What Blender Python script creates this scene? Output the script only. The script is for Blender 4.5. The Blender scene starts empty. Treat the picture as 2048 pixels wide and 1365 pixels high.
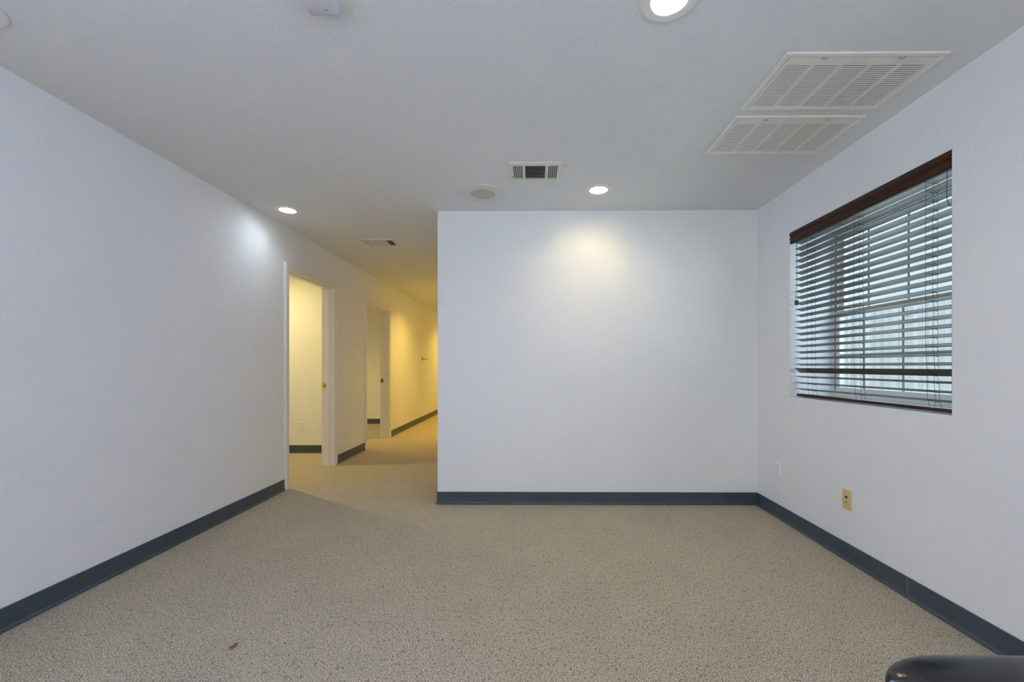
import bpy, bmesh, math, random
from mathutils import Vector, Matrix
random.seed(7)
S = bpy.context.scene
C = S.collection
PI = math.pi

# ------------------------------------------------------------------ layout (metres)
CE = 2.44                    # ceiling height
XL, XR, YB = -2.287, 1.865, 3.533   # left wall, right wall, back wall faces
YR = -2.6                    # wall behind the camera
HX, HEND = -0.785, 12.4      # hallway right face, hallway end
WT = 0.13                    # partition thickness
R1Y, R2Y = 5.60, 8.43        # far walls of the two side rooms
RX = -5.2                    # far side of the side rooms
WY0, WY1, WZ0, WZ1 = 1.902, 3.090, 0.928, 2.112   # window opening
XO = 2.235                   # outer face of the right wall

# ------------------------------------------------------------------ materials
def nt(name):
    m = bpy.data.materials.new(name); m.use_nodes = True
    t = m.node_tree; b = t.nodes['Principled BSDF']
    return m, t, b

def simple(name, col, rough=.5, metal=0., spec=.5, emit=None, strength=0, coat=0, noise=0, nscale=60):
    m, t, b = nt(name)
    b.inputs['Base Color'].default_value = (*col, 1)
    b.inputs['Roughness'].default_value = rough
    b.inputs['Metallic'].default_value = metal
    b.inputs['Specular IOR Level'].default_value = spec
    b.inputs['Coat Weight'].default_value = coat
    if emit:
        b.inputs['Emission Color'].default_value = (*emit, 1)
        b.inputs['Emission Strength'].default_value = strength
    if noise:
        tc = t.nodes.new('ShaderNodeTexCoord'); n = t.nodes.new('ShaderNodeTexNoise')
        n.inputs['Scale'].default_value = nscale; n.inputs['Detail'].default_value = 4
        r = t.nodes.new('ShaderNodeValToRGB')
        r.color_ramp.elements[0].position = .3; r.color_ramp.elements[1].position = .7
        r.color_ramp.elements[0].color = (*[c * (1 - noise) for c in col], 1)
        r.color_ramp.elements[1].color = (*[min(1, c * (1 + noise)) for c in col], 1)
        t.links.new(tc.outputs['Object'], n.inputs['Vector'])
        t.links.new(n.outputs['Fac'], r.inputs['Fac']); t.links.new(r.outputs['Color'], b.inputs['Base Color'])
    return m

def plaster(name, col, scale=75, strength=.25, dist=.004, rough=.55):
    m, t, b = nt(name)
    tc = t.nodes.new('ShaderNodeTexCoord')
    n = t.nodes.new('ShaderNodeTexNoise'); n.inputs['Scale'].default_value = scale
    n.inputs['Detail'].default_value = 3; n.inputs['Roughness'].default_value = .55
    bp = t.nodes.new('ShaderNodeBump'); bp.inputs['Strength'].default_value = strength
    bp.inputs['Distance'].default_value = dist
    n2 = t.nodes.new('ShaderNodeTexNoise'); n2.inputs['Scale'].default_value = 1.3; n2.inputs['Detail'].default_value = 3
    r = t.nodes.new('ShaderNodeValToRGB')
    r.color_ramp.elements[0].position = .3; r.color_ramp.elements[1].position = .7
    r.color_ramp.elements[0].color = (*[c * .975 for c in col], 1); r.color_ramp.elements[1].color = (*col, 1)
    t.links.new(tc.outputs['Object'], n.inputs['Vector']); t.links.new(tc.outputs['Object'], n2.inputs['Vector'])
    t.links.new(n.outputs['Fac'], bp.inputs['Height']); t.links.new(bp.outputs['Normal'], b.inputs['Normal'])
    t.links.new(n2.outputs['Fac'], r.inputs['Fac']); t.links.new(r.outputs['Color'], b.inputs['Base Color'])
    b.inputs['Roughness'].default_value = rough; b.inputs['Specular IOR Level'].default_value = .35
    return m

def carpet():
    m, t, b = nt('carpet')
    L = t.links.new
    tc = t.nodes.new('ShaderNodeTexCoord')
    mp = t.nodes.new('ShaderNodeMapping'); mp.inputs['Scale'].default_value = (1.0, .72, 1.0)
    L(tc.outputs['Object'], mp.inputs['Vector'])
    def noise(scale, detail, rough=.6):
        n = t.nodes.new('ShaderNodeTexNoise'); n.inputs['Scale'].default_value = scale
        n.inputs['Detail'].default_value = detail; n.inputs['Roughness'].default_value = rough
        L(mp.outputs['Vector'], n.inputs['Vector']); return n
    def ramp(n, stops):
        r = t.nodes.new('ShaderNodeValToRGB'); e = r.color_ramp.elements
        while len(e) < len(stops): e.new(.5)
        for k, (p, c) in enumerate(stops): e[k].position = p; e[k].color = (*c, 1)
        L(n.outputs['Fac'], r.inputs['Fac']); return r
    n1 = noise(250, 3, .75)
    r1 = ramp(n1, [(.30, (.05, .044, .040)), (.43, (.29, .257, .207)), (.54, (.58, .528, .44)), (.66, (1.0, .95, .83))])
    n2 = noise(120, 2)
    r2 = ramp(n2, [(.38, (.93, .91, .95)), (.60, (1.0, .95, .80))])
    n3 = noise(5, 3)
    r3 = ramp(n3, [(.35, (.96, .96, .96)), (.65, (1.02, 1.02, 1.02))])
    mx = t.nodes.new('ShaderNodeMix'); mx.data_type = 'RGBA'; mx.blend_type = 'MULTIPLY'; mx.inputs['Factor'].default_value = 1
    L(r1.outputs['Color'], mx.inputs['A']); L(r2.outputs['Color'], mx.inputs['B'])
    my = t.nodes.new('ShaderNodeMix'); my.data_type = 'RGBA'; my.blend_type = 'MULTIPLY'; my.inputs['Factor'].default_value = 1
    L(mx.outputs['Result'], my.inputs['A']); L(r3.outputs['Color'], my.inputs['B'])
    mp2 = t.nodes.new('ShaderNodeMapping'); mp2.inputs['Scale'].default_value = (1.0, .4, 1.0)
    L(tc.outputs['Object'], mp2.inputs['Vector'])
    n4 = noise(105, 1); L(mp2.outputs['Vector'], n4.inputs['Vector'])
    r4 = ramp(n4, [(.30, (.58, .58, .62)), (.42, (1.0, 1.0, 1.0))])
    mz = t.nodes.new('ShaderNodeMix'); mz.data_type = 'RGBA'; mz.blend_type = 'MULTIPLY'; mz.inputs['Factor'].default_value = 1
    L(my.outputs['Result'], mz.inputs['A']); L(r4.outputs['Color'], mz.inputs['B'])
    L(mz.outputs['Result'], b.inputs['Base Color'])
    bp = t.nodes.new('ShaderNodeBump'); bp.inputs['Strength'].default_value = .6; bp.inputs['Distance'].default_value = .004
    L(n1.outputs['Fac'], bp.inputs['Height']); L(bp.outputs['Normal'], b.inputs['Normal'])
    b.inputs['Roughness'].default_value = 1; b.inputs['Specular IOR Level'].default_value = .1
    return m

def wood(name, c0, c1, rough=.35, scale=(30, 2.5, 60), spec=.5):
    m, t, b = nt(name)
    tc = t.nodes.new('ShaderNodeTexCoord'); mp = t.nodes.new('ShaderNodeMapping')
    mp.inputs['Scale'].default_value = scale
    n = t.nodes.new('ShaderNodeTexNoise'); n.inputs['Scale'].default_value = 1; n.inputs['Detail'].default_value = 5
    r = t.nodes.new('ShaderNodeValToRGB')
    r.color_ramp.elements[0].position = .3; r.color_ramp.elements[1].position = .7
    r.color_ramp.elements[0].color = (*c0, 1); r.color_ramp.elements[1].color = (*c1, 1)
    L = t.links.new
    L(tc.outputs['Object'], mp.inputs['Vector']); L(mp.outputs['Vector'], n.inputs['Vector'])
    L(n.outputs['Fac'], r.inputs['Fac']); L(r.outputs['Color'], b.inputs['Base Color'])
    b.inputs['Roughness'].default_value = rough; b.inputs['Specular IOR Level'].default_value = spec
    return m

def leather():
    m, t, b = nt('black_leather')
    b.inputs['Base Color'].default_value = (.006, .006, .007, 1)
    b.inputs['Roughness'].default_value = .27
    b.inputs['Specular IOR Level'].default_value = .85
    tc = t.nodes.new('ShaderNodeTexCoord'); mp = t.nodes.new('ShaderNodeMapping')
    mp.inputs['Scale'].default_value = (90, 420, 420)
    n = t.nodes.new('ShaderNodeTexNoise'); n.inputs['Scale'].default_value = 1; n.inputs['Detail'].default_value = 3
    bp = t.nodes.new('ShaderNodeBump'); bp.inputs['Strength'].default_value = .22; bp.inputs['Distance'].default_value = .0015
    t.links.new(tc.outputs['Object'], mp.inputs['Vector']); t.links.new(mp.outputs['Vector'], n.inputs['Vector'])
    t.links.new(n.outputs['Fac'], bp.inputs['Height']); t.links.new(bp.outputs['Normal'], b.inputs['Normal'])
    return m

def glass(name, tint=(.93, .97, .97), refl=.06):
    m = bpy.data.materials.new(name); m.use_nodes = True; t = m.node_tree; t.nodes.clear()
    o = t.nodes.new('ShaderNodeOutputMaterial'); mx = t.nodes.new('ShaderNodeMixShader')
    tr = t.nodes.new('ShaderNodeBsdfTransparent'); tr.inputs['Color'].default_value = (*tint, 1)
    g = t.nodes.new('ShaderNodeBsdfGlossy'); g.inputs['Roughness'].default_value = .02
    mx.inputs['Fac'].default_value = refl
    t.links.new(tr.outputs[0], mx.inputs[1]); t.links.new(g.outputs[0], mx.inputs[2]); t.links.new(mx.outputs[0], o.inputs[0])
    return m

def screen_mat():
    m = bpy.data.materials.new('insect_screen'); m.use_nodes = True; t = m.node_tree; t.nodes.clear()
    L = t.links.new
    o = t.nodes.new('ShaderNodeOutputMaterial'); mx = t.nodes.new('ShaderNodeMixShader')
    tr = t.nodes.new('ShaderNodeBsdfTransparent'); d = t.nodes.new('ShaderNodeBsdfDiffuse')
    d.inputs['Color'].default_value = (.30, .33, .34, 1)
    tc = t.nodes.new('ShaderNodeTexCoord'); mp = t.nodes.new('ShaderNodeMapping'); mp.inputs['Scale'].default_value = (1, 38, .4)
    n = t.nodes.new('ShaderNodeTexNoise'); n.inputs['Scale'].default_value = 1; n.inputs['Detail'].default_value = 2
    r = t.nodes.new('ShaderNodeMapRange'); r.inputs['To Min'].default_value = .06; r.inputs['To Max'].default_value = .24
    r.inputs['From Min'].default_value = .3; r.inputs['From Max'].default_value = .7
    L(tc.outputs['Object'], mp.inputs['Vector']); L(mp.outputs['Vector'], n.inputs['Vector'])
    L(n.outputs['Fac'], r.inputs['Value']); L(r.outputs['Result'], mx.inputs['Fac'])
    L(tr.outputs[0], mx.inputs[1]); L(d.outputs[0], mx.inputs[2]); L(mx.outputs[0], o.inputs[0])
    return m

M = {}
M['wall'] = plaster('wall_paint', (.79, .797, .815), 60, .45, .005, .50)
M['ceil'] = plaster('ceiling_paint', (.735, .745, .75), 55, .38, .005, .8)
M['carpet'] = carpet()
M['vinyl'] = simple('cove_base_vinyl', (.053, .070, .090), .36, spec=.5, noise=.10, nscale=9)
M['trimpaint'] = simple('trim_paint', (.77, .745, .69), .35)
M['whiteplastic'] = simple('white_plastic', (.80, .80, .80), .35)
M['ivory'] = simple('ivory_plastic', (.66, .52, .22), .38)
M['slot'] = simple('dark_slot', (.02, .02, .02), .6)
M['screw'] = simple('painted_screw', (.55, .53, .48), .4, metal=.3)
M['brass'] = simple('brass', (.85, .58, .12), .28, metal=.9)
M['oldbrass'] = simple('tarnished_brass', (.30, .21, .07), .35, metal=.9)
M['steel'] = simple('dark_steel', (.16, .14, .12), .35, metal=.8)
M['chrome'] = simple('nickel', (.6, .6, .58), .25, metal=1)
M['grille'] = simple('almond_metal', (.78, .76, .69), .45, noise=.03, nscale=15)
M['grille_dark'] = simple('grille_filter', (.19, .18, .15), .9)  # dark tone standing in for the shade behind the louvres
M['register'] = simple('register_metal', (.71, .69, .62), .45)
M['louver'] = simple('louver_metal', (.60, .58, .52), .5)
M['duct'] = simple('duct_dark', (.022, .020, .018), .9)
M['lamptrim'] = simple('lamp_trim_white', (.78, .77, .73), .4)
M['led_warm'] = simple('led_warm', (.9, .9, .9), .5, emit=(1.0, .83, .46), strength=165)
M['led_cool'] = simple('led_cool', (.9, .9, .9), .5, emit=(.765, .88, 1.0), strength=84)
M['led_dim'] = simple('led_cool_dim', (.9, .9, .9), .5, emit=(.765, .88, 1.0), strength=6)
M['led_hall'] = simple('led_yellow', (.9, .9, .9), .5, emit=(1.0, .64, .125), strength=1200)
M['led_office'] = simple('led_office', (.9, .9, .9), .5, emit=(1.0, .78, .31), strength=880)
M['led_side'] = simple('led_side', (.9, .9, .9), .5, emit=(1.0, .78, .31), strength=1500)
M['speaker'] = simple('speaker_white', (.66, .65, .60), .5)
M['speaker_mesh'] = simple('speaker_mesh', (.50, .49, .45), .7, noise=.25, nscale=700)
M['detector'] = simple('detector_white', (.62, .62, .68), .35)
M['mahogany'] = wood('mahogany', (.022, .007, .003), (.075, .026, .009), .38, (40, 3, 90), .25)
M['slat'] = wood('dark_slat_wood', (.052, .040, .036), (.085, .068, .060), .40, (60, 4, 60), .45)
M['cord'] = simple('brown_cord', (.03, .022, .018), .8)
M['knobwood'] = wood('tassel_wood', (.06, .02, .012), (.14, .05, .03), .35, (60, 60, 30))
M['frame'] = simple('window_vinyl', (.74, .74, .70), .4)
M['framedark'] = simple('window_seal', (.10, .095, .07), .6)
M['rail'] = simple('window_rail_tan', (.50, .45, .33), .45)
M['muntin'] = simple('muntin_grey', (.42, .44, .43), .5)
M['glass'] = glass('window_glass')
M['screen'] = screen_mat()
M['fence'] = simple('white_fence', (.78, .83, .90), .5, noise=.03, nscale=3)
M['lawn'] = simple('lawn_green', (.25, .35, .20), .9, noise=.25, nscale=20)
M['leather'] = leather()
M['blackplastic'] = simple('black_plastic', (.02, .02, .02), .4)
M['leaf'] = simple('dry_leaf', (.34, .12, .05), .7, noise=.2, nscale=90)
M['joint'] = simple('seam_gap', (.45, .43, .36), .8)

# ------------------------------------------------------------------ mesh helpers
def obj(name, bm, mat, parent=None, smooth=False, bevel=0, seg=2):
    me = bpy.data.meshes.new(name)
    bmesh.ops.recalc_face_normals(bm, faces=bm.faces[:])
    bm.to_mesh(me); bm.free()
    me.materials.append(M[mat] if isinstance(mat, str) else mat)
    if smooth:
        for p in me.polygons: p.use_smooth = True
    o = bpy.data.objects.new(name, me); C.objects.link(o)
    if parent: o.parent = parent
    if bevel:
        b = o.modifiers.new('bevel', 'BEVEL'); b.width = bevel; b.segments = seg; b.limit_method = 'ANGLE'
    if smooth and not bevel:
        pass
    return o

def thing(name, label, cat, loc=(0, 0, 0), rz=0, group=None):
    o = bpy.data.objects.new(name, None); C.objects.link(o)
    o.empty_display_size = .05
    o.location = loc; o.rotation_euler = (0, 0, rz)
    o['label'] = label; o['category'] = cat
    if group: o['group'] = group
    return o

def struct(o, label=None):
    o['kind'] = 'structure'
    if label: o['label'] = label
    return o

def box(bm, x0, x1, y0, y1, z0, z1):
    v = [bm.verts.new(p) for p in ((x0, y0, z0), (x1, y0, z0), (x1, y1, z0), (x0, y1, z0), (x0, y0, z1), (x1, y0, z1), (x1, y1, z1), (x0, y1, z1))]
    for f in ((0, 3, 2, 1), (4, 5, 6, 7), (0, 1, 5, 4), (1, 2, 6, 5), (2, 3, 7, 6), (3, 0, 4, 7)):
        bm.faces.new([v[i] for i in f])
    return v

def newbox(*a):
    bm = bmesh.new(); box(bm, *a); return bm

def prism(bm, pts, fn, a, b):
    """closed outline pts (u,v), swept from a to b through fn(u,v,w)."""
    A = [bm.verts.new(fn(u, v, a)) for u, v in pts]; B = [bm.verts.new(fn(u, v, b)) for u, v in pts]
    n = len(pts)
    for i in range(n):
        bm.faces.new((A[i], A[(i + 1) % n], B[(i + 1) % n], B[i]))
    bm.faces.new(A[::-1]); bm.faces.new(B)

def lathe(bm, prof, n=48, cx=0, cy=0, close=False):
    """prof (r,z) revolved about z."""
    rings = []
    for r, z in prof:
        if r < 1e-6: rings.append([bm.verts.new((cx, cy, z))])
        else: rings.append([bm.verts.new((cx + r * math.cos(2 * PI * k / n), cy + r * math.sin(2 * PI * k / n), z)) for k in range(n)])
    pairs = list(zip(rings, rings[1:]))
    if close: pairs.append((rings[-1], rings[0]))
    for a, b in pairs:
        for k in range(n):
            k2 = (k + 1) % n
            if len(a) == 1 and len(b) == 1: continue
            if len(a) == 1: bm.faces.new((a[0], b[k2], b[k]))
            elif len(b) == 1: bm.faces.new((a[k], a[k2], b[0]))
            else: bm.faces.new((a[k], a[k2], b[k2], b[k]))

def tube(bm, pts, r, n=6):
    pts = [Vector(p) for p in pts]
    rings = []
    for i, p in enumerate(pts):
        d = (pts[min(i + 1, len(pts) - 1)] - pts[max(i - 1, 0)]).normalized()
        a = d.orthogonal().normalized() if i == 0 else (rings[-1][1] - d * rings[-1][1].dot(d)).normalized()
        b = d.cross(a)
        rings.append(([bm.verts.new(p + (a * math.cos(2 * PI * k / n) + b * math.sin(2 * PI * k / n)) * r) for k in range(n)], a))
    for (A, _), (B, _) in zip(rings, rings[1:]):
        for k in range(n):
            bm.faces.new((A[k], A[(k + 1) % n], B[(k + 1) % n], B[k]))
    bm.faces.new(rings[0][0][::-1]); bm.faces.new(rings[-1][0])

def slab(fn, u0, u1, v0, v1, w0, w1, holes=()):
    """slab with rectangular through holes; fn(u,v,w)->xyz."""
    bm = bmesh.new()
    us = sorted({u0, u1, *[h[0] for h in holes], *[h[1] for h in holes]})
    vs = sorted({v0, v1, *[h[2] for h in holes], *[h[3] for h in holes]})
    def solid(i, j):
        if i < 0 or j < 0 or i >= len(us) - 1 or j >= len(vs) - 1: return False
        uc, vc = (us[i] + us[i + 1]) / 2, (vs[j] + vs[j + 1]) / 2
        return not any(h[0] < uc < h[1] and h[2] < vc < h[3] for h in holes)
    cache = {}
    def V(i, j, w):
        k = (i, j, w)
        if k not in cache: cache[k] = bm.verts.new(fn(us[i], vs[j], w))
        return cache[k]
    for i in range(len(us) - 1):
        for j in range(len(vs) - 1):
            if not solid(i, j): continue
            for w in (w0, w1):
                bm.faces.new((V(i, j, w), V(i + 1, j, w), V(i + 1, j + 1, w), V(i, j + 1, w)))
            for di, dj, a, b in ((-1, 0, (i, j), (i, j + 1)), (1, 0, (i + 1, j), (i + 1, j + 1)), (0, -1, (i, j), (i + 1, j)), (0, 1, (i, j + 1), (i + 1, j + 1))):
                if not solid(i + di, j + dj):
                    bm.faces.new((V(*a, w0), V(*b, w0), V(*b, w1), V(*a, w1)))
    return bm

fnX = lambda u, v, w: (w, u, v)      # wall lying in a plane of constant X
fnY = lambda u, v, w: (u, w, v)      # wall lying in a plane of constant Y

# ------------------------------------------------------------------ shell
D1 = (3.970, 4.889, 2.050)           # doorways: near jamb, far jamb, head height
D2 = (5.856, 6.782, 2.030)
struct(obj('floor', newbox(RX - .2, XR + .37, YR - .2, HEND + .2, -.15, 0), 'carpet'), 'grey beige flecked loop pile carpet')
LAMPS = [(.485, 1.500), (.488, 3.117), (-2.022, 3.501), (-2.025, 1.505), (-1.42, 7.35), (-1.42, 10.2), (-3.5, 4.75), (-4.1, 6.9)]
struct(obj('ceiling', slab(lambda u, v, w: (u, v, w), RX - .2, XR + .37, YR - .2, HEND + .2, CE, CE + .2,
       [(x - .0645, x + .0645, y - .0645, y + .0645) for x, y in LAMPS]), 'ceil'), 'grey white lightly textured ceiling')
J = .018
struct(obj('wall_left', slab(fnX, YR, HEND, 0, CE, XL - WT, XL,
       [(D1[0] - J, D1[1] + J, 0, D1[2] + J), (D2[0] - J, D2[1] + J, 0, D2[2] + J), (-1.55, .15, .80, WZ1)]), 'wall'))
struct(obj('wall_right', slab(fnX, YR, YB + .12, 0, CE, XR, XO, [(WY0, WY1, WZ0, WZ1), (-2.25, -.65, .80, WZ1)]), 'wall'))
struct(obj('wall_back', newbox(HX, XR, YB, YB + .12, 0, CE), 'wall'))
struct(obj('wall_hall', newbox(HX, HX + .12, YB + .12, HEND, 0, CE), 'wall'))
struct(obj('wall_end', newbox(XL, HX + .12, HEND, HEND + .12, 0, CE), 'wall'))
RW = [(-2.05, -.35, .15, 2.2), (.05, 1.55, .15, 2.2)]
struct(obj('wall_rear', slab(fnY, XL - WT, XO, 0, CE, YR - .12, YR, RW), 'wall'))
struct(obj('wall_office', newbox(RX, XL - WT, R1Y, R1Y + .12, 0, CE), 'wall'))
struct(obj('wall_office_far', newbox(RX, XL - WT, R2Y, R2Y + .12, 0, CE), 'wall'))
struct(obj('wall_office_near', newbox(RX, XL - WT, 2.6, 2.72, 0, CE), 'wall'))
struct(obj('wall_office_left', newbox(RX - .12, RX, 2.6, R2Y + .12, 0, CE), 'wall'))

# cove base: profile (distance from wall, height)
BP = [(0, 0), (.017, 0), (.0175, .003), (.010, .007), (.0055, .016), (.0045, .030), (.0045, .099), (.003, .102), (0, .102)]
def base(name, fn, a, b):
    bm = bmesh.new(); prism(bm, BP, fn, a, b)
    return struct(obj(name, bm, 'vinyl'))
CW = .066                            # casing width
left = lambda d, z, w: (XL + d, w, z)
base('baseboard_left', left, YR, D1[0] - CW)
base('baseboard_hall_left', left, D1[1] + CW, D2[0] - CW)
base('baseboard_hall_far', left, D2[1] + CW, HEND)
base('baseboard_back', lambda d, z, w: (w, YB - d, z), HX - .004, XR)
base('baseboard_hall_right', lambda d, z, w: (HX - d, w, z), YB, HEND)
right = lambda d, z, w: (XR - d, w, z)
base('baseboard_right', right, 2.1245, YB)
base('baseboard_right_near', right, YR, 2.1220)
base('baseboard_office', lambda d, z, w: (w, R1Y - d, z), RX, XL - WT)
base('baseboard_office_far', lambda d, z, w: (w, R2Y - d, z), RX, XL - WT)
bm = bmesh.new(); prism(bm, [(0, 0), (.004, 0), (.004, .101), (0, .101)], right, 2.1215, 2.125)
struct(obj('trim_1', bm, 'joint'), 'pale open joint in the dark cove base')

# door frames: casing both sides, jamb, stop, strike plate
CP = [(0, .000), (0, .010), (.006, .013), (.020, .0145), (.028, .0125), (.034, .0165), (.050, .0185), (.060, .0175), (.066, .012), (.066, 0)]
def casing(y0, y1, h, x, sgn):
    bm = bmesh.new()
    rows = []
    for u, t in CP:
        u = u + .004
        X = x + sgn * t
        rows.append([bm.verts.new(p) for p in ((X, y0 - u + .004, 0), (X, y0 - u + .004, h + u - .004), (X, y1 + u - .004, h + u - .004), (X, y1 + u - .004, 0))])
    for a, b in zip(rows, rows[1:]):
        for k in range(3): bm.faces.new((a[k], a[k + 1], b[k + 1], b[k]))
    for k in (0, 3): bm.faces.new([r[k] for r in rows])
    return bm

def doorway(n, D, plate, plabel, label):
    y0, y1, h = D
    root = bpy.data.objects.new(f'door_{n}', None); C.objects.link(root); root.location = (XL - WT / 2, (y0 + y1) / 2, 0)
    root['kind'] = 'structure'; root['label'] = label
    mi = Matrix.Translation(-root.location)
    def add(name, bm, mat, bevel=0):
        bm.transform(mi); return obj(name, bm, mat, root, bevel=bevel)
    add('casing', casing(y0, y1, h, XL, 1), 'trimpaint')
    add('casing', casing(y0, y1, h, XL - WT, -1), 'trimpaint')
    xa, xb = XL - WT - .001, XL + .001
    bm = bmesh.new()
    box(bm, xa, xb, y0 - J, y0 + .004, 0, h + J); box(bm, xa, xb, y1 - .004, y1 + J, 0, h + J); box(bm, xa, xb, y0 + .004, y1 - .004, h - .004, h + J)
    add('jamb', bm, 'trimpaint')
    bm = bmesh.new(); sa, sb = XL - .082, XL - .046
    box(bm, sa, sb, y0 + .004, y0 + .015, 0, h - .004); box(bm, sa, sb, y1 - .015, y1 - .004, 0, h - .004); box(bm, sa, sb, y0 + .015, y1 - .015, h - .015, h - .004)
    add('stop', bm, 'trimpaint')
    zs = .922 if n == 1 else .915
    bm = bmesh.new()
    px0, px1 = XL - WT - .004, XL - .088
    # plate with a latch hole
    s = slab(lambda u, v, w: (u, w, v), px0, px1, zs - .030, zs + .030, y1 - .0062, y1 - .004, [(px1 - .022, px1 - .008, zs - .012, zs + .012)])
    p = add('strike_plate', s, plate); p['label'] = plabel
    q = newbox(px1 - .022, px1 - .008, y1 - .0046, y1 - .0040, zs - .012, zs + .012); q.transform(mi)
    obj('latch_hole', q, 'slot', p)
    return root
doorway(1, D1, 'brass', 'bright brass strike plate', 'open white framed doorway nearest along the left wall')
doorway(2, D2, 'oldbrass', 'tarnished brass strike plate', 'second open white framed doorway further down the hallway')

# ------------------------------------------------------------------ window (structure)
win = bpy.data.objects.new('window_1', None); C.objects.link(win); win['kind'] = 'structure'
win['label'] = 'single hung window with gridded panes behind the dark blind'
FX0, FX1 = 2.165, 2.232
FR = .030
bm = slab(fnX, WY0, WY1, WZ0, WZ1, FX0, FX1, [(WY0 + FR, WY1 - FR, WZ0 + .036, WZ1 - FR)])
obj('window_frame', bm, 'frame', win)
bm = newbox(FX0 + .004, FX0 + .012, WY1 - FR - .008, WY1 - FR + .001, WZ0 + .05, WZ1 - FR)
obj('seal', bm, 'framedark', win)
MZ = 1.530
def sash(name, x0, x1, z0, z1, hz, rail, hollow=.036):
    y0, y1 = WY0 + FR + .001, WY1 - FR - .009
    s = obj(name, slab(fnX, y0, y1, z0, z1, x0, x1, [(y0 + hollow, y1 - hollow, z0 + .034, z1 - .034)]), 'frame', win)
    g = bmesh.new(); xm = (x0 + x1) / 2
    box(g, xm - .002, xm + .002, y0 + hollow, y1 - hollow, z0 + .034, z1 - .034); obj('glass', g, 'glass', s)
    b = bmesh.new()
    for y in (2.211, 2.506, 2.801): box(b, xm - .008, xm - .0035, y - .008, y + .008, z0 + .034, z1 - .034)
    box(b, xm - .0082, xm - .0033, y0 + hollow, y1 - hollow, hz - .009, hz + .009)
    obj('muntin_grid', b, 'muntin', s)
    return s
sash('lower_sash', FX0 + .004, FX0 + .030, WZ0 + .037, MZ, 1.222, True)
sash('upper_sash', FX0 + .036, FX0 + .062, MZ - .03, WZ1 - FR - .001, 1.815, False)
obj('meeting_rail', newbox(FX0 - .003, FX0 + .0035, WY0 + FR, WY1 - FR, MZ - .028, MZ + .002), 'rail', win, bevel=.001)
obj('insect_screen', newbox(FX1 - .004, FX1 - .003, WY0 + FR, WY1 - FR, WZ0 + .037, MZ - .01), 'screen', win)
# windows behind the camera
for n, (x0, x1, z0, z1) in enumerate(RW):
    r = bpy.data.objects.new(f'window_{n + 2}', None); C.objects.link(r); r['kind'] = 'structure'
    obj('window_frame', slab(fnY, x0, x1, z0, z1, YR - .10, YR - .05, [(x0 + .05, (x0 + x1) / 2 - .025, z0 + .05, z1 - .05), ((x0 + x1) / 2 + .025, x1 - .05, z0 + .05, z1 - .05)]), 'frame', r)
    obj('glass', newbox(x0 + .05, x1 - .05, YR - .078, YR - .074, z0 + .05, z1 - .05), 'glass', r)

r = bpy.data.objects.new('window_4', None); C.objects.link(r); r['kind'] = 'structure'  # added window, unseen behind the camera, to brighten the left wall
obj('window_frame', slab(fnX, -2.25, -.65, .80, WZ1, FX0, FX1, [(-2.20, -1.475, .85, WZ1 - .05), (-1.425, -.70, .85, WZ1 - .05)]), 'frame', r)
obj('glass', newbox(FX0 + .03, FX0 + .034, -2.20, -.70, .85, WZ1 - .05), 'glass', r)

r = bpy.data.objects.new('window_5', None); C.objects.link(r); r['kind'] = 'structure'  # unseen window added to carry fill light from the left
obj('window_frame', slab(fnX, -1.55, .15, .80, WZ1, XL - .11, XL - .05, [(-1.50, -.725, .85, WZ1 - .05), (-.675, .10, .85, WZ1 - .05)]), 'frame', r)
obj('glass', newbox(XL - .084, XL - .080, -1.50, .10, .85, WZ1 - .05), 'glass', r)

# ------------------------------------------------------------------ blind
bl = thing('window_blind', 'dark wooden venetian blind with mahogany valance hanging in the window', 'blind', (1.918, (WY0 + WY1) / 2, WZ1))
o0 = Vector(bl.location)
def bp_(name, bm, mat, smooth=False, parent=None, bevel=0):
    bm.transform(Matrix.Translation(-o0)); return obj(name, bm, mat, parent or bl, smooth, bevel)
vp = [(0, 0), (-.008, .001), (-.011, .006), (-.009, .010), (-.013, .013), (-.013, .019), (-.010, .022), (-.010, .027), (-.015, .031),
      (-.014, .040), (-.010, .050), (-.009, .056), (-.014, .061), (-.018, .064), (-.018, .072), (-.013, .078), (-.013, .083), (0, .083)]
VX, VZ = 1.8775, 2.0275
bm = bmesh.new(); prism(bm, vp, lambda u, v, w: (VX + u, w, VZ + v), WY0 + .002, WY1 - .003)
bp_('valance', bm, 'mahogany')
bp_('headrail', newbox(1.893, 1.945, WY0 + .008, WY1 - .008, 2.060, 2.108), 'mahogany', bevel=.002)
SF, SD = 1.893, .0500                # front edge of the slats, slat depth
def slat(z, tilt, y0, y1):
    """curved slat: front edge at z, falling outward by tilt (rad)."""
    bm = bmesh.new(); n = 6; pts_t = []; pts_b = []
    for k in range(n + 1):
        q = k / n; u = q * SD; crown = .0016 * (1 - (2 * q - 1) ** 2)
        pts_t.append((u, crown + .0013)); pts_b.append((u, crown - .0013))
    pts = pts_t + pts_b[::-1]
    ct, st = math.cos(tilt), math.sin(tilt)
    prism(bm, pts, lambda u, v, w: (SF + u * ct + v * st, w, z - u * st + v * ct), y0, y1)
    return bm
SZ0, PITCH, NS = 2.034, .0435, 25
zs = []
for i in range(NS):
    z = SZ0 - PITCH * i
    tilt = .245 + random.uniform(-.025, .025)
    off = random.uniform(-.004, .004)
    if i == 21: z, tilt = 1.133, .70
    if i == 0: tilt = .19
    zs.append((z, tilt))
    s = bp_('slat', slat(z, tilt, WY0 + .008 + off, WY1 - .012 + off), 'slat')
    if i == 21: s['label'] = 'slat flipped out of line'
rail = bmesh.new()
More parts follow.
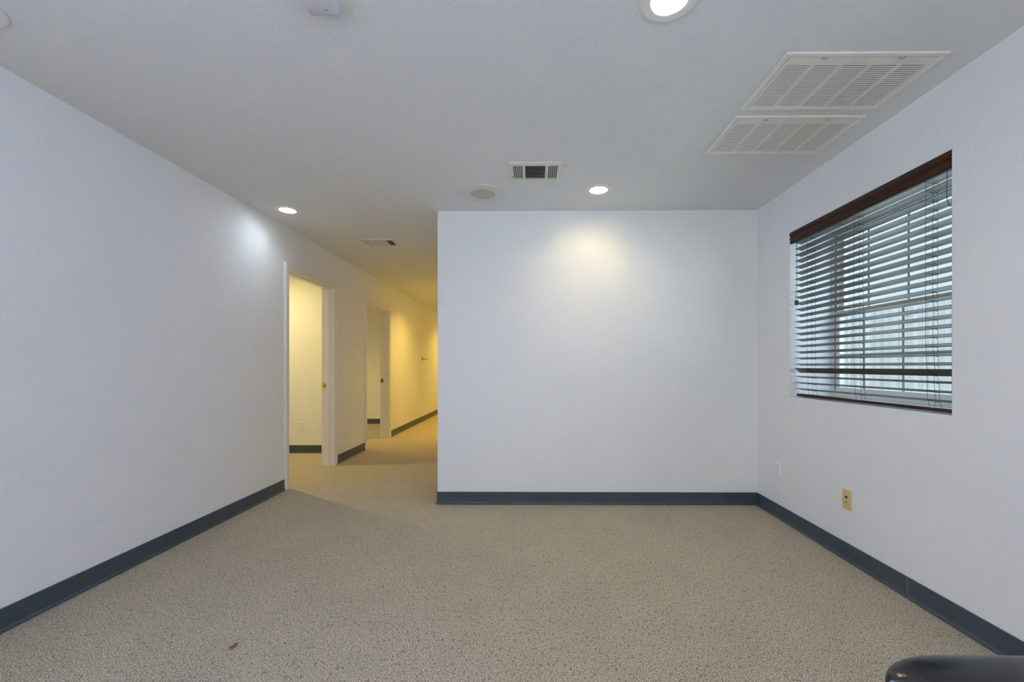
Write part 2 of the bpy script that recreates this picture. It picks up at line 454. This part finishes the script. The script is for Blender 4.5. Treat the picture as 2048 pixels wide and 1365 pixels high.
prism(rail, [(0, 0), (.004, -.004), (.046, -.004), (.050, 0), (.050, .010), (.045, .014), (.005, .014), (0, .010)],
      lambda u, v, w: (SF + .006 + u, w, .937 + v), WY0 + .008, WY1 - .026)
bp_('bottom_rail', rail, 'mahogany')
LY = (2.936, 2.513, 2.056)
for y in LY:
    bm = bmesh.new()
    fr, bk, md = [], [], []
    for i, (z, t) in enumerate(zs):
        jit = (random.uniform(-1, 1)) * .0012
        sag = 0 if i < 18 else (i - 17) * .0016
        fr.append((SF - .0025, y - sag + jit, z - .001)); bk.append((SF + SD * math.cos(t) + .0025, y - .004 - sag + jit, z - SD * math.sin(t)))
        md.append((SF + .024, y - .010 - sag + random.uniform(-1, 1) * .004, z - .012))
        # rung under the slat
        tube(bm, [(SF - .002, y - sag, z - .0030), (SF + .025, y - .002 - sag, z - .012 * (t / .245) * .5 - .0042), (SF + SD * math.cos(t) + .002, y - .004 - sag, z - SD * math.sin(t) - .0028)], .0011, 5)
    tube(bm, [(SF - .0025, y, 2.055)] + fr + [(SF + .003, y - .016, .951)], .0008, 5)
    tube(bm, [(SF + SD, y - .004, 2.055)] + bk + [(SF + SD + .006, y - .018, .951)], .0008, 5)
    bp_('ladder_cord', bm, 'cord')
    bm = bmesh.new(); tube(bm, [(SF + .024, y - .006, 2.055)] + md + [(SF + .026, y - .018, .951)], .0008, 5)
    bp_('lift_cord', bm, 'cord')
# pull cords with wooden tassels at the far end
bm = bmesh.new()
for dy in (-.007, .010):
    tube(bm, [(1.884, 3.036 + dy * .2, 2.05), (1.883, 3.036 + dy * .35, 1.85), (1.882, 3.036 + dy, 1.615)], .0010, 5)
pc = bp_('pull_cord', bm, 'cord')
for dy, dz in ((-.009, -.002), (.010, .001)):
    bm = bmesh.new()
    lathe(bm, [(0, 1.6165 + dz), (.004, 1.616 + dz), (.0075, 1.610 + dz), (.0085, 1.603 + dz), (.0055, 1.598 + dz), (.009, 1.593 + dz), (.0085, 1.586 + dz), (.005, 1.582 + dz), (0, 1.5815 + dz)], 14, 1.882, 3.036 + dy)
    bp_('tassel', bm, 'knobwood', True, pc)
bm = bmesh.new()
tube(bm, [(1.882, 1.940, 2.05), (1.881, 1.941, 2.00), (1.880, 1.942, 1.94), (1.880, 1.940, 1.905), (1.879, 1.934, 1.885), (1.878, 1.924, 1.868), (1.877, 1.912, 1.86)], .0014, 6)
bp_('tilt_cord', bm, 'cord')

# ------------------------------------------------------------------ ceiling fixtures
def downlight(loc, led, label, group=None, deep=.050):
    t = thing('recessed_light', label, 'ceiling light', loc, 0, group)
    bm = bmesh.new()
    lathe(bm, [(.100, 0), (.1005, -.003), (.098, -.0055), (.090, -.0065), (.068, -.0045), (.0625, -.0035), (.0625, 0)], 56)
    obj('trim_ring', bm, 'lamptrim', t, True)
    bm = bmesh.new(); lathe(bm, [(.0625, -.0035), (.0610, .000), (.0600, deep * .5), (.0588, deep)], 48)
    obj('reflector_can', bm, 'lamptrim', t, True)
    bm = bmesh.new(); lathe(bm, [(.0590, deep), (.0560, deep), (.0550, deep - .004), (0, deep - .005)], 48)
    obj('lens', bm, led, t, True)
    return t
downlight((.485, 1.500, CE), 'led_warm', 'large warm recessed light cut off by the top edge of the picture')
downlight((.488, 3.117, CE), 'led_warm', 'warm recessed light close to the white back wall, right of the round speaker')
downlight((-2.022, 3.501, CE), 'led_cool', 'cool white recessed light near the left wall before the first doorway')
downlight((-2.025, 1.505, CE), 'led_dim', 'recessed light in the top left corner, only its rim in the picture')
for x, y in ((-1.42, 7.35), (-1.42, 10.2)):
    downlight((x, y, CE), 'led_hall', 'yellow recessed light down the hallway, hidden behind the back wall', 'hallway lights behind the wall')
downlight((-3.5, 4.75, CE), 'led_office', 'yellow recessed light inside the first side room, hidden by its wall', deep=.006)
downlight((-4.1, 6.9, CE), 'led_side', 'yellow recessed light inside the second side room, hidden by its wall')

# round ceiling loudspeaker
sp = thing('ceiling_speaker', 'round flush white loudspeaker in the ceiling left of the small register', 'speaker', (-.366, 3.183, CE))
bm = bmesh.new()
lathe(bm, [(.1675, 0), (.1675, -.003), (.164, -.0055), (.150, -.0065), (.100, -.0062), (.092, -.0050), (.090, -.0035), (.0895, 0)], 64)
obj('rim', bm, 'speaker', sp, True)
bm = bmesh.new(); lathe(bm, [(.0905, -.0040), (.06, -.0062), (.012, -.0072), (0, -.0074)], 64)
obj('grille', bm, 'speaker_mesh', sp, True)
bm = bmesh.new(); lathe(bm, [(.010, -.0070), (.010, -.0082), (.007, -.0092), (0, -.0094)], 20)
b_ = obj('badge', bm, 'speaker', sp, True)
for a in (40, 130, 220, 310):
    bm = bmesh.new(); lathe(bm, [(.0045, -.0062), (.0042, -.0078), (0, -.0082)], 12, .135 * math.cos(math.radians(a)), .135 * math.sin(math.radians(a)))
    obj('screw', bm, 'screw', sp, True)

# supply registers
def register(loc, rz, label, cz):
    """three-way register: crosswise blades in the middle, lengthwise at the ends."""
    t = thing('supply_register', label, 'air vent', loc, rz)
    W, D, ow, od = .352, .262, .289, .189
    bm = bmesh.new()
    a = [(-W / 2, -D / 2), (W / 2, -D / 2), (W / 2, D / 2), (-W / 2, D / 2)]
    b = [(-W / 2 + .008, -D / 2 + .008), (W / 2 - .008, -D / 2 + .008), (W / 2 - .008, D / 2 - .008), (-W / 2 + .008, D / 2 - .008)]
    c = [(-ow / 2, -od / 2), (ow / 2, -od / 2), (ow / 2, od / 2), (-ow / 2, od / 2)]
    rows = [[bm.verts.new((x, y, z)) for x, y in p] for p, z in ((a, 0), (a, -.002), (b, -.008), (c, -.010), (c, -.002))]
    for p, q in zip(rows, rows[1:]):
        for k in range(4): bm.faces.new((p[k], p[(k + 1) % 4], q[(k + 1) % 4], q[k]))
    f = obj('frame', bm, 'register', t)
    # two mullions between the three banks
    for x in (-.0745, .0735): obj('mullion', newbox(x - .0085, x + .0085, -od / 2, od / 2, -.0098, -.003), 'register', t)
    obj('duct_back', newbox(-ow / 2, ow / 2, -od / 2, od / 2, -.0018, -.0006), 'duct', t)
    for sx in (-1, 1):
        bm = bmesh.new(); n = 5
        x0, x1 = (-ow / 2, -.083) if sx < 0 else (.082, ow / 2)
        for k in range(n + 1):
            x = x0 + (x1 - x0) * k / n
            prism(bm, [(-.0032, -.0026), (.0022, -.0094), (.0036, -.0094), (-.0018, -.0026)], lambda u, v, w, x=x: (x + sx * u, w, v), -od / 2, od / 2)
        obj('end_louvers', bm, 'register', t)
    bm = bmesh.new(); n = 11
    for k in range(n + 1):
        y = -od / 2 + od * k / n
        prism(bm, [(-.0052, -.0026), (.0044, -.0094), (.0056, -.0094), (-.0040, -.0026)], lambda u, v, w, y=y: (w, y + cz * u, v), -.066, .065)
    obj('centre_louvers', bm, 'louver', t)
    for x in (-W / 2 + .014, W / 2 - .014):
        bm = bmesh.new(); lathe(bm, [(.004, -.008), (.0038, -.0100), (0, -.0104)], 12, x, -.005)
        obj('screw', bm, 'screw', t, True)
    bm = newbox(-ow / 2 - .008, -ow / 2 - .005, .045, .058, -.016, -.009)
    obj('lever', bm, 'slot', t)
    return t
register((.0225, 2.8155, CE), 0, 'small white register with a dark middle in the ceiling above the back wall', -1)
register((-1.577, 4.418, CE), PI, 'register in the hallway ceiling with a black slatted right end', -1)

# return air grilles
def return_grille(loc, D, label, n_louv, mat):
    t = thing('return_grille', label, 'air vent', loc)
    W = .670
    bm = slab(lambda u, v, w: (u, v, w), -W / 2, W / 2, -D / 2, D / 2, -.010, 0, [(-W / 2 + .022, W / 2 - .022, -D / 2 + .022, D / 2 - .020)])
    obj('frame', bm, mat, t, bevel=.003)
    # hinged face
    fx, fy0, fy1 = W / 2 - .0245, -D / 2 + .0245, D / 2 - .0225
    lx, ly0, ly1 = .297, -D / 2 + .067, D / 2 - .040
    cols = 5; gap = .019; cw = (2 * lx - gap * (cols - 1)) / cols
    holes = [(-lx + k * (cw + gap), -lx + k * (cw + gap) + cw, ly0, ly1) for k in range(cols)]
    face = obj('face_panel', slab(lambda u, v, w: (u, v, w), -fx, fx, fy0, fy1, -.008, -.005, holes), mat, t)
    for k in range(cols):
        bm = bmesh.new(); x0, x1 = holes[k][:2]
        for j in range(n_louv):
            y = ly0 + (ly1 - ly0) * (j + .5) / n_louv
            h = (ly1 - ly0) / n_louv * .5
            prism(bm, [(-h * .98, -.0052), (-h * .98, -.0060), (h * .18, -.0070), (h * .18, -.0062)], lambda u, v, w, y=y: (w, y + u, v), x0 - .001, x1 + .001)
        obj('louver_bank', bm, mat, face)
    obj('filter', newbox(-lx - .01, lx + .01, ly0 - .01, ly1 + .01, -.0014, -.0003), 'grille_dark', t)  # dark backing sheet that paints the shaded gaps between louvres
    for x in (-.165, .155):
        bm = bmesh.new(); box(bm, x - .012, x + .012, fy0 - .008, fy0 + .007, -.0125, -.0085)
        lathe(bm, [(.004, -.0124), (.004, -.0160), (0, -.0165)], 12, x + .004, fy0)
        obj('latch', bm, 'screw', t)
    return t
return_grille((1.3825, 1.947, CE), .390, 'larger looking louvred return grille nearer the camera, close to the right wall', 22, 'grille')
return_grille((1.3830, 2.391, CE), .390, 'second louvred return grille, on the back wall side of its twin', 22, 'grille')

# alarm box on the ceiling at the top edge
dt = thing('smoke_detector', 'small white rounded alarm box on the ceiling at the top edge of the picture', 'smoke detector', (-.752, 1.46, CE))
bm = bmesh.new()
def rrect(x0, x1, y0, y1, r, n=5):
    out = []
    for cx, cy, a in ((x1 - r, y1 - r, 0), (x0 + r, y1 - r, 90), (x0 + r, y0 + r, 180), (x1 - r, y0 + r, 270)):
        for k in range(n + 1):
            q = math.radians(a + 90 * k / n); out.append((cx + r * math.cos(q), cy + r * math.sin(q)))
    return out
rows = []
for (x0, x1, y0, y1, r, z) in ((-.050, .064, -.100, .070, .012, 0), (-.050, .064, -.100, .070, .012, -.010),
                               (-.046, .062, -.070, .064, .011, -.027), (-.041, .058, -.010, .057, .009, -.036)):
    rows.append([bm.verts.new((x, y, z)) for x, y in rrect(x0, x1, y0, y1, r)])
for p, q in zip(rows, rows[1:]):
    for k in range(len(p)): bm.faces.new((p[k], p[(k + 1) % len(p)], q[(k + 1) % len(p)], q[k]))
bm.faces.new(rows[-1])
obj('housing', bm, 'detector', dt, True)
bm = bmesh.new(); lathe(bm, [(.0022, -.034), (.0020, -.0368), (0, -.0372)], 10, .028, .033)
obj('indicator', bm, 'slot', dt)

# ------------------------------------------------------------------ wall plates
def plate_axes(kind):
    # returns function (u along wall, v up, w out of the wall)
    return {'right': lambda u, v, w: (-w, -u, v), 'left': lambda u, v, w: (w, u, v), 'front': lambda u, v, w: (u, -w, v)}[kind]
def plate_mesh(fn, w, h, t=.006):
    bm = bmesh.new(); rows = []
    for ins, d in ((0, 0), (0, .0022), (.004, t), ):
        rows.append([bm.verts.new(fn(x, z, d)) for x, z in rrect(-w / 2 + ins, w / 2 - ins, -h / 2 + ins, h / 2 - ins, .004, 3)])
    for p, q in zip(rows, rows[1:]):
        for k in range(len(p)): bm.faces.new((p[k], p[(k + 1) % len(p)], q[(k + 1) % len(p)], q[k]))
    bm.faces.new(rows[-1]); bm.faces.new(rows[0][::-1])
    return bm
def fbox(fn, u0, u1, v0, v1, w0, w1):
    bm = bmesh.new(); prism(bm, [(u0, v0), (u1, v0), (u1, v1), (u0, v1)], fn, w0, w1); return bm
def fdisc(fn, u, v, r, w0, w1, n=16):
    bm = bmesh.new(); prism(bm, [(u + r * math.cos(2 * PI * k / n), v + r * math.sin(2 * PI * k / n)) for k in range(n)], fn, w0, w1); return bm
def outlet(loc, side, label):
    t = thing('wall_outlet', label, 'outlet', loc); fn = plate_axes(side)
    obj('plate', plate_mesh(fn, .071, .116), 'whiteplastic', t)
    for v in (-.0195, .0195):
        bm = bmesh.new()
        pts = []
        for k in range(24):
            a = 2 * PI * k / 24; pts.append((.0172 * math.cos(a), v + max(-.0138, min(.0138, .0172 * math.sin(a)))))
        prism(bm, pts, fn, .0055, .0078)
        r = obj('receptacle', bm, 'whiteplastic', t)
        bm = fbox(fn, -.0075, -.0055, v - .001, v + .008, .0077, .0081); 
        b2 = bmesh.new(); prism(b2, [(.0055, v), (.0075, v), (.0075, v + .007), (.0055, v + .007)], fn, .0077, .0081)
        me = bpy.data.meshes.new('x'); b2.to_mesh(me); b2.free(); bm.from_mesh(me)
        b3 = fdisc(fn, 0, v - .0065, .0028, .0077, .0081, 10); me = bpy.data.meshes.new('x'); b3.to_mesh(me); b3.free(); bm.from_mesh(me)
        obj('slots', bm, 'slot', r)
    obj('screw', fdisc(fn, 0, 0, .0032, .0058, .0075), 'screw', t)
    return t
outlet((XR, 3.233, .370), 'right', 'white duplex outlet low on the right wall near the back corner')
outlet((-3.053, R1Y, .357), 'front', 'duplex outlet low on the wall seen through the first doorway')
outlet((XL, 8.800, .343), 'left', 'faint outlet low on the far hallway wall below the small hook')
# ivory cable plate
t = thing('cable_outlet', 'ivory yellow cable jack plate low on the right wall below the window', 'wall plate', (XR, 2.528, .357)); fn = plate_axes('right')
obj('plate', plate_mesh(fn, .072, .118), 'ivory', t)
obj('data_jack', fbox(fn, -.0085, .0085, .011, .022, .0055, .0085), 'slot', t)
bm = bmesh.new(); j = fdisc(fn, 0, -.012, .0062, .0055, .0085, 6); obj('coax_jack', j, 'chrome', t)
for v in (-.042, .042): obj('screw', fdisc(fn, 0, v, .0032, .0058, .0072), 'screw', t)
# light switches
t = thing('light_switch', 'wide pale switch plate on the wall between the two doorways', 'light switch', (XL, 5.150, 1.100)); fn = plate_axes('left')
obj('plate', plate_mesh(fn, .165, .118), 'whiteplastic', t)
for u in (-.046, 0, .046):
    r = obj('rocker', fbox(fn, u - .0165, u + .0165, -.033, .033, .0055, .0085), 'whiteplastic', t, bevel=.001)
for u in (-.046, 0, .046):
    for v in (-.048, .048): obj('screw', fdisc(fn, u, v, .003, .0058, .0070), 'screw', t)
# hook on the hall wall
t = thing('wall_hook', 'small dark metal hook sticking out of the far hallway wall', 'hook', (XL, 8.84, 1.30)); fn = plate_axes('left')
obj('back_plate', fbox(fn, -.012, .012, -.035, .040, 0, .008), 'steel', t, bevel=.002)
bm = bmesh.new(); tube(bm, [fn(0, 0, .006), fn(0, -.006, .05), fn(0, -.008, .085), fn(0, .002, .105)], .006, 8)
obj('peg', bm, 'steel', t, True)

# ------------------------------------------------------------------ leaf
bm = bmesh.new()
cen = [(-.020, 0), (-.010, .002), (0, .000), (.010, .003), (.020, .001)]
wid = [.002, .007, .010, .007, .0005]
L_ = [bm.verts.new((x, y + w * 1.1, .003 + .004 * abs(k - 2) * .5 + w * .35)) for k, ((x, y), w) in enumerate(zip(cen, wid))]
Mi = [bm.verts.new((x, y, .0015 + .002 * abs(k - 2) * .5)) for k, (x, y) in enumerate(cen)]
R_ = [bm.verts.new((x, y - w * .9, .003 + .003 * abs(k - 2) * .5 + w * .3)) for k, ((x, y), w) in enumerate(zip(cen, wid))]
for A, B in ((L_, Mi), (Mi, R_)):
    for k in range(4): bm.faces.new((A[k], A[k + 1], B[k + 1], B[k]))
lf = obj('dry_leaf', bm, 'leaf', None, True)
sm = lf.modifiers.new('thick', 'SOLIDIFY'); sm.thickness = .0008
lf.location = (-1.214, 1.722, .0); lf.rotation_euler = (0, 0, math.radians(75))
lf['label'] = 'small dry reddish brown leaf lying on the carpet'; lf['category'] = 'leaf'

# ------------------------------------------------------------------ black office chair, only one arm in view
ch = thing('office_chair', 'black leather office chair, only its padded arm showing at the lower right', 'chair', (.93, .42, 0))
c0 = Vector(ch.location)
def cp(name, bm, mat, smooth=True, parent=None, bevel=0):
    bm.transform(Matrix.Translation(-c0)); return obj(name, bm, mat, parent or ch, smooth, bevel)
def arm_pad(y):
    """padded arm running along X, domed top, rounded tip to the left."""
    bm = bmesh.new(); x0, x1 = .598, 1.08; N = 40; n = 28; rows = []
    for k in range(N + 1):
        q = k / N; e = q * q * (3 - 2 * q); x = x0 + (x1 - x0) * (1 - math.cos(PI * q)) / 2
        s = (x - x0) / (x1 - x0)
        d0 = min(1, (x - x0) / .16); d1 = min(1, (x1 - x) / .06)
        g = max(0.001, (1 - (1 - d0) ** 3.2) ** .5) * max(.001, (1 - (1 - d1) ** 2.2) ** .5)
        zc = .614 - .035 * max(0, x - .82) ** 1.2
        hw, hh = .050 * (.35 * g + .65 * g * g), .029 * g
        rows.append([bm.verts.new((x, y + hw * math.copysign(abs(math.cos(a)) ** .85, math.cos(a)), zc + hh * math.copysign(abs(math.sin(a)) ** .9, math.sin(a)))) for a in [2 * PI * j / n for j in range(n)]])
    for p, q in zip(rows, rows[1:]):
        for j in range(n): bm.faces.new((p[j], p[(j + 1) % n], q[(j + 1) % n], q[j]))
    bm.faces.new(rows[0]); bm.faces.new(rows[-1][::-1])
    return bm
for y in (.722, .140):
    a = cp('armrest', arm_pad(y), 'leather')
    bm = bmesh.new(); yy = y - .03 if y > .4 else y + .03
    tube(bm, [(.80, y, .585), (.80, yy, .50), (.82, .42 + (yy - .42) * .75, .40), (.86, .42 + (yy - .42) * .55, .385)], .016, 10)
    cp('arm_post', bm, 'blackplastic', True, a)
def cushion(x0, x1, y0, y1, z0, z1):
    bm = bmesh.new(); box(bm, x0, x1, y0, y1, z0, z1)
    bmesh.ops.bevel(bm, geom=bm.edges[:] , offset=min(z1 - z0, x1 - x0) * .45, segments=5, profile=.6, affect='EDGES')
    return bm
cp('seat', cushion(.66, 1.17, .17, .67, .40, .49), 'leather')
bk = cushion(1.17, 1.27, .19, .65, .46, 1.00)
for v in bk.verts: v.co.x += .16 * (v.co.z - .46)
cp('backrest', bk, 'leather')
bm = bmesh.new(); lathe(bm, [(0, .07), (.045, .07), (.045, .11), (.028, .13), (.028, .36), (.09, .375), (.09, .40), (0, .40)], 24, .93, .42)
cp('gas_column', bm, 'blackplastic')
for k in range(5):
    a = 2 * PI * k / 5 + .3
    bm = bmesh.new(); tip = (.93 + .29 * math.cos(a), .42 + .29 * math.sin(a))
    tube(bm, [(.93 + .03 * math.cos(a), .42 + .03 * math.sin(a), .095), (.93 + .17 * math.cos(a), .42 + .17 * math.sin(a), .088), (tip[0], tip[1], .068)], .018, 10)
    lg = cp('base_leg', bm, 'blackplastic')
    bm = bmesh.new(); r = .026
    for s in (-1, 1):
        n = 20; off = s * .013
        dx, dy = -math.sin(a), math.cos(a)
        A = []; B = []
        for j in range(n):
            q = 2 * PI * j / n; u, v = r * math.cos(q), r * math.sin(q)
            px, py = tip[0] + math.cos(a) * u, tip[1] + math.sin(a) * u
            A.append(bm.verts.new((px + dx * (off - .008), py + dy * (off - .008), r + v))); B.append(bm.verts.new((px + dx * (off + .008), py + dy * (off + .008), r + v)))
        for j in range(n): bm.faces.new((A[j], A[(j + 1) % n], B[(j + 1) % n], B[j]))
        bm.faces.new(A[::-1]); bm.faces.new(B)
    tube(bm, [(tip[0], tip[1], .026), (tip[0], tip[1], .060)], .008, 8)
    cp('caster', bm, 'blackplastic', False, lg)

# ------------------------------------------------------------------ outside
gr = obj('lawn', newbox(XO, 11, -6, 16, -.25, -.12), 'lawn')
gr['label'] = 'green lawn outside the window'; gr['kind'] = 'stuff'; gr['category'] = 'lawn'
fn_ = thing('garden_fence', 'white vertical board fence outside, seen between the blind slats', 'fence', (5.2, 5.0, -.12))
bm = bmesh.new()
y = -9.0
while y < 10:
    prism(bm, [(-.008, y), (.010, y), (.010, y + .1495), (-.008, y + .1495), (-.012, y + .1465), (-.012, y + .003)], lambda u, v, w: (u, v, w), .04, 1.95)
    y += .150
obj('board_panel', bm, 'fence', fn_)
bm = bmesh.new()
for z in (.25, 1.0, 1.75): box(bm, .0101, .048, -9, 10, z - .05, z + .05)
y = -8.5
obj('stringer', bm, 'fence', fn_)
for y in [-8.5 + 2.4 * k for k in range(8)]:
    obj('fence_post', newbox(.0481, .148, y - .05, y + .05, 0, 2.0), 'fence', fn_)

# ------------------------------------------------------------------ light
w = bpy.data.worlds.new('sky'); S.world = w; w.use_nodes = True
bg = w.node_tree.nodes['Background']
bg.inputs['Color'].default_value = (.80, .90, 1.0, 1); bg.inputs['Strength'].default_value = 1.08

def area(name, loc, rot, sx, sy, power, col):
    l = bpy.data.lights.new(name, 'AREA'); l.shape = 'RECTANGLE'; l.size = sx; l.size_y = sy; l.energy = power; l.color = col
    o = bpy.data.objects.new(name, l); C.objects.link(o); o.location = loc; o.rotation_euler = rot
    return o
for n, (x0, x1, z0, z1) in enumerate(RW):
    area('window_daylight', ((x0 + x1) / 2, YR + .01, (z0 + z1) / 2), (PI / 2, 0, PI), x1 - x0 - .1, z1 - z0 - .1, (150, 105)[n], ((1.0, .89, .42), (1.0, .89, .42))[n])
sun = bpy.data.lights.new('sun', 'SUN'); sun.energy = 3.6; sun.angle = .05; sun.color = (1, .98, .96)
so = bpy.data.objects.new('sun', sun); C.objects.link(so); so.rotation_euler = (0, math.radians(-32), 0); so.location = (6, 2, 6)

area('window_daylight', (XO + .03, (WY0 + WY1) / 2, (WZ0 + WZ1) / 2), (0, PI / 2, 0), WZ1 - WZ0 - .1, WY1 - WY0 - .1, 13, (.72, .86, 1.0))
area('window_daylight', (XR + .12, -1.45, 1.456), (0, PI / 2, 0), 1.2, 1.5, 58, (.36, .47, 1.0))  # blue fill lamp for the left wall, at the added right-hand window
area('window_daylight', (XL + .03, -.7, 1.45), (0, -PI / 2, 0), 1.2, 1.6, 44, (.48, .61, 1.0))  # bluish fill lamp just inside the added left-hand window
# ------------------------------------------------------------------ camera
cam = bpy.data.cameras.new('camera'); cam.sensor_width = 36; cam.sensor_fit = 'HORIZONTAL'
cam.lens = 850 * 36 / 2048; cam.shift_x = -33 / 2048; cam.shift_y = 50.5 / 2048
cam.clip_start = .05
co = bpy.data.objects.new('camera', cam); C.objects.link(co)
co.location = (0, 0, 1.147); co.rotation_euler = (PI / 2, 0, .008)
S.camera = co

S.view_settings.view_transform = 'Standard'; S.view_settings.look = 'None'
S.view_settings.gamma = 1; S.view_settings.use_curve_mapping = False
S.view_settings.exposure = 0
S.cycles.use_denoising = True
S.cycles.max_bounces = 14; S.cycles.diffuse_bounces = 10; S.cycles.transparent_max_bounces = 16
S.cycles.sample_clamp_indirect = 60
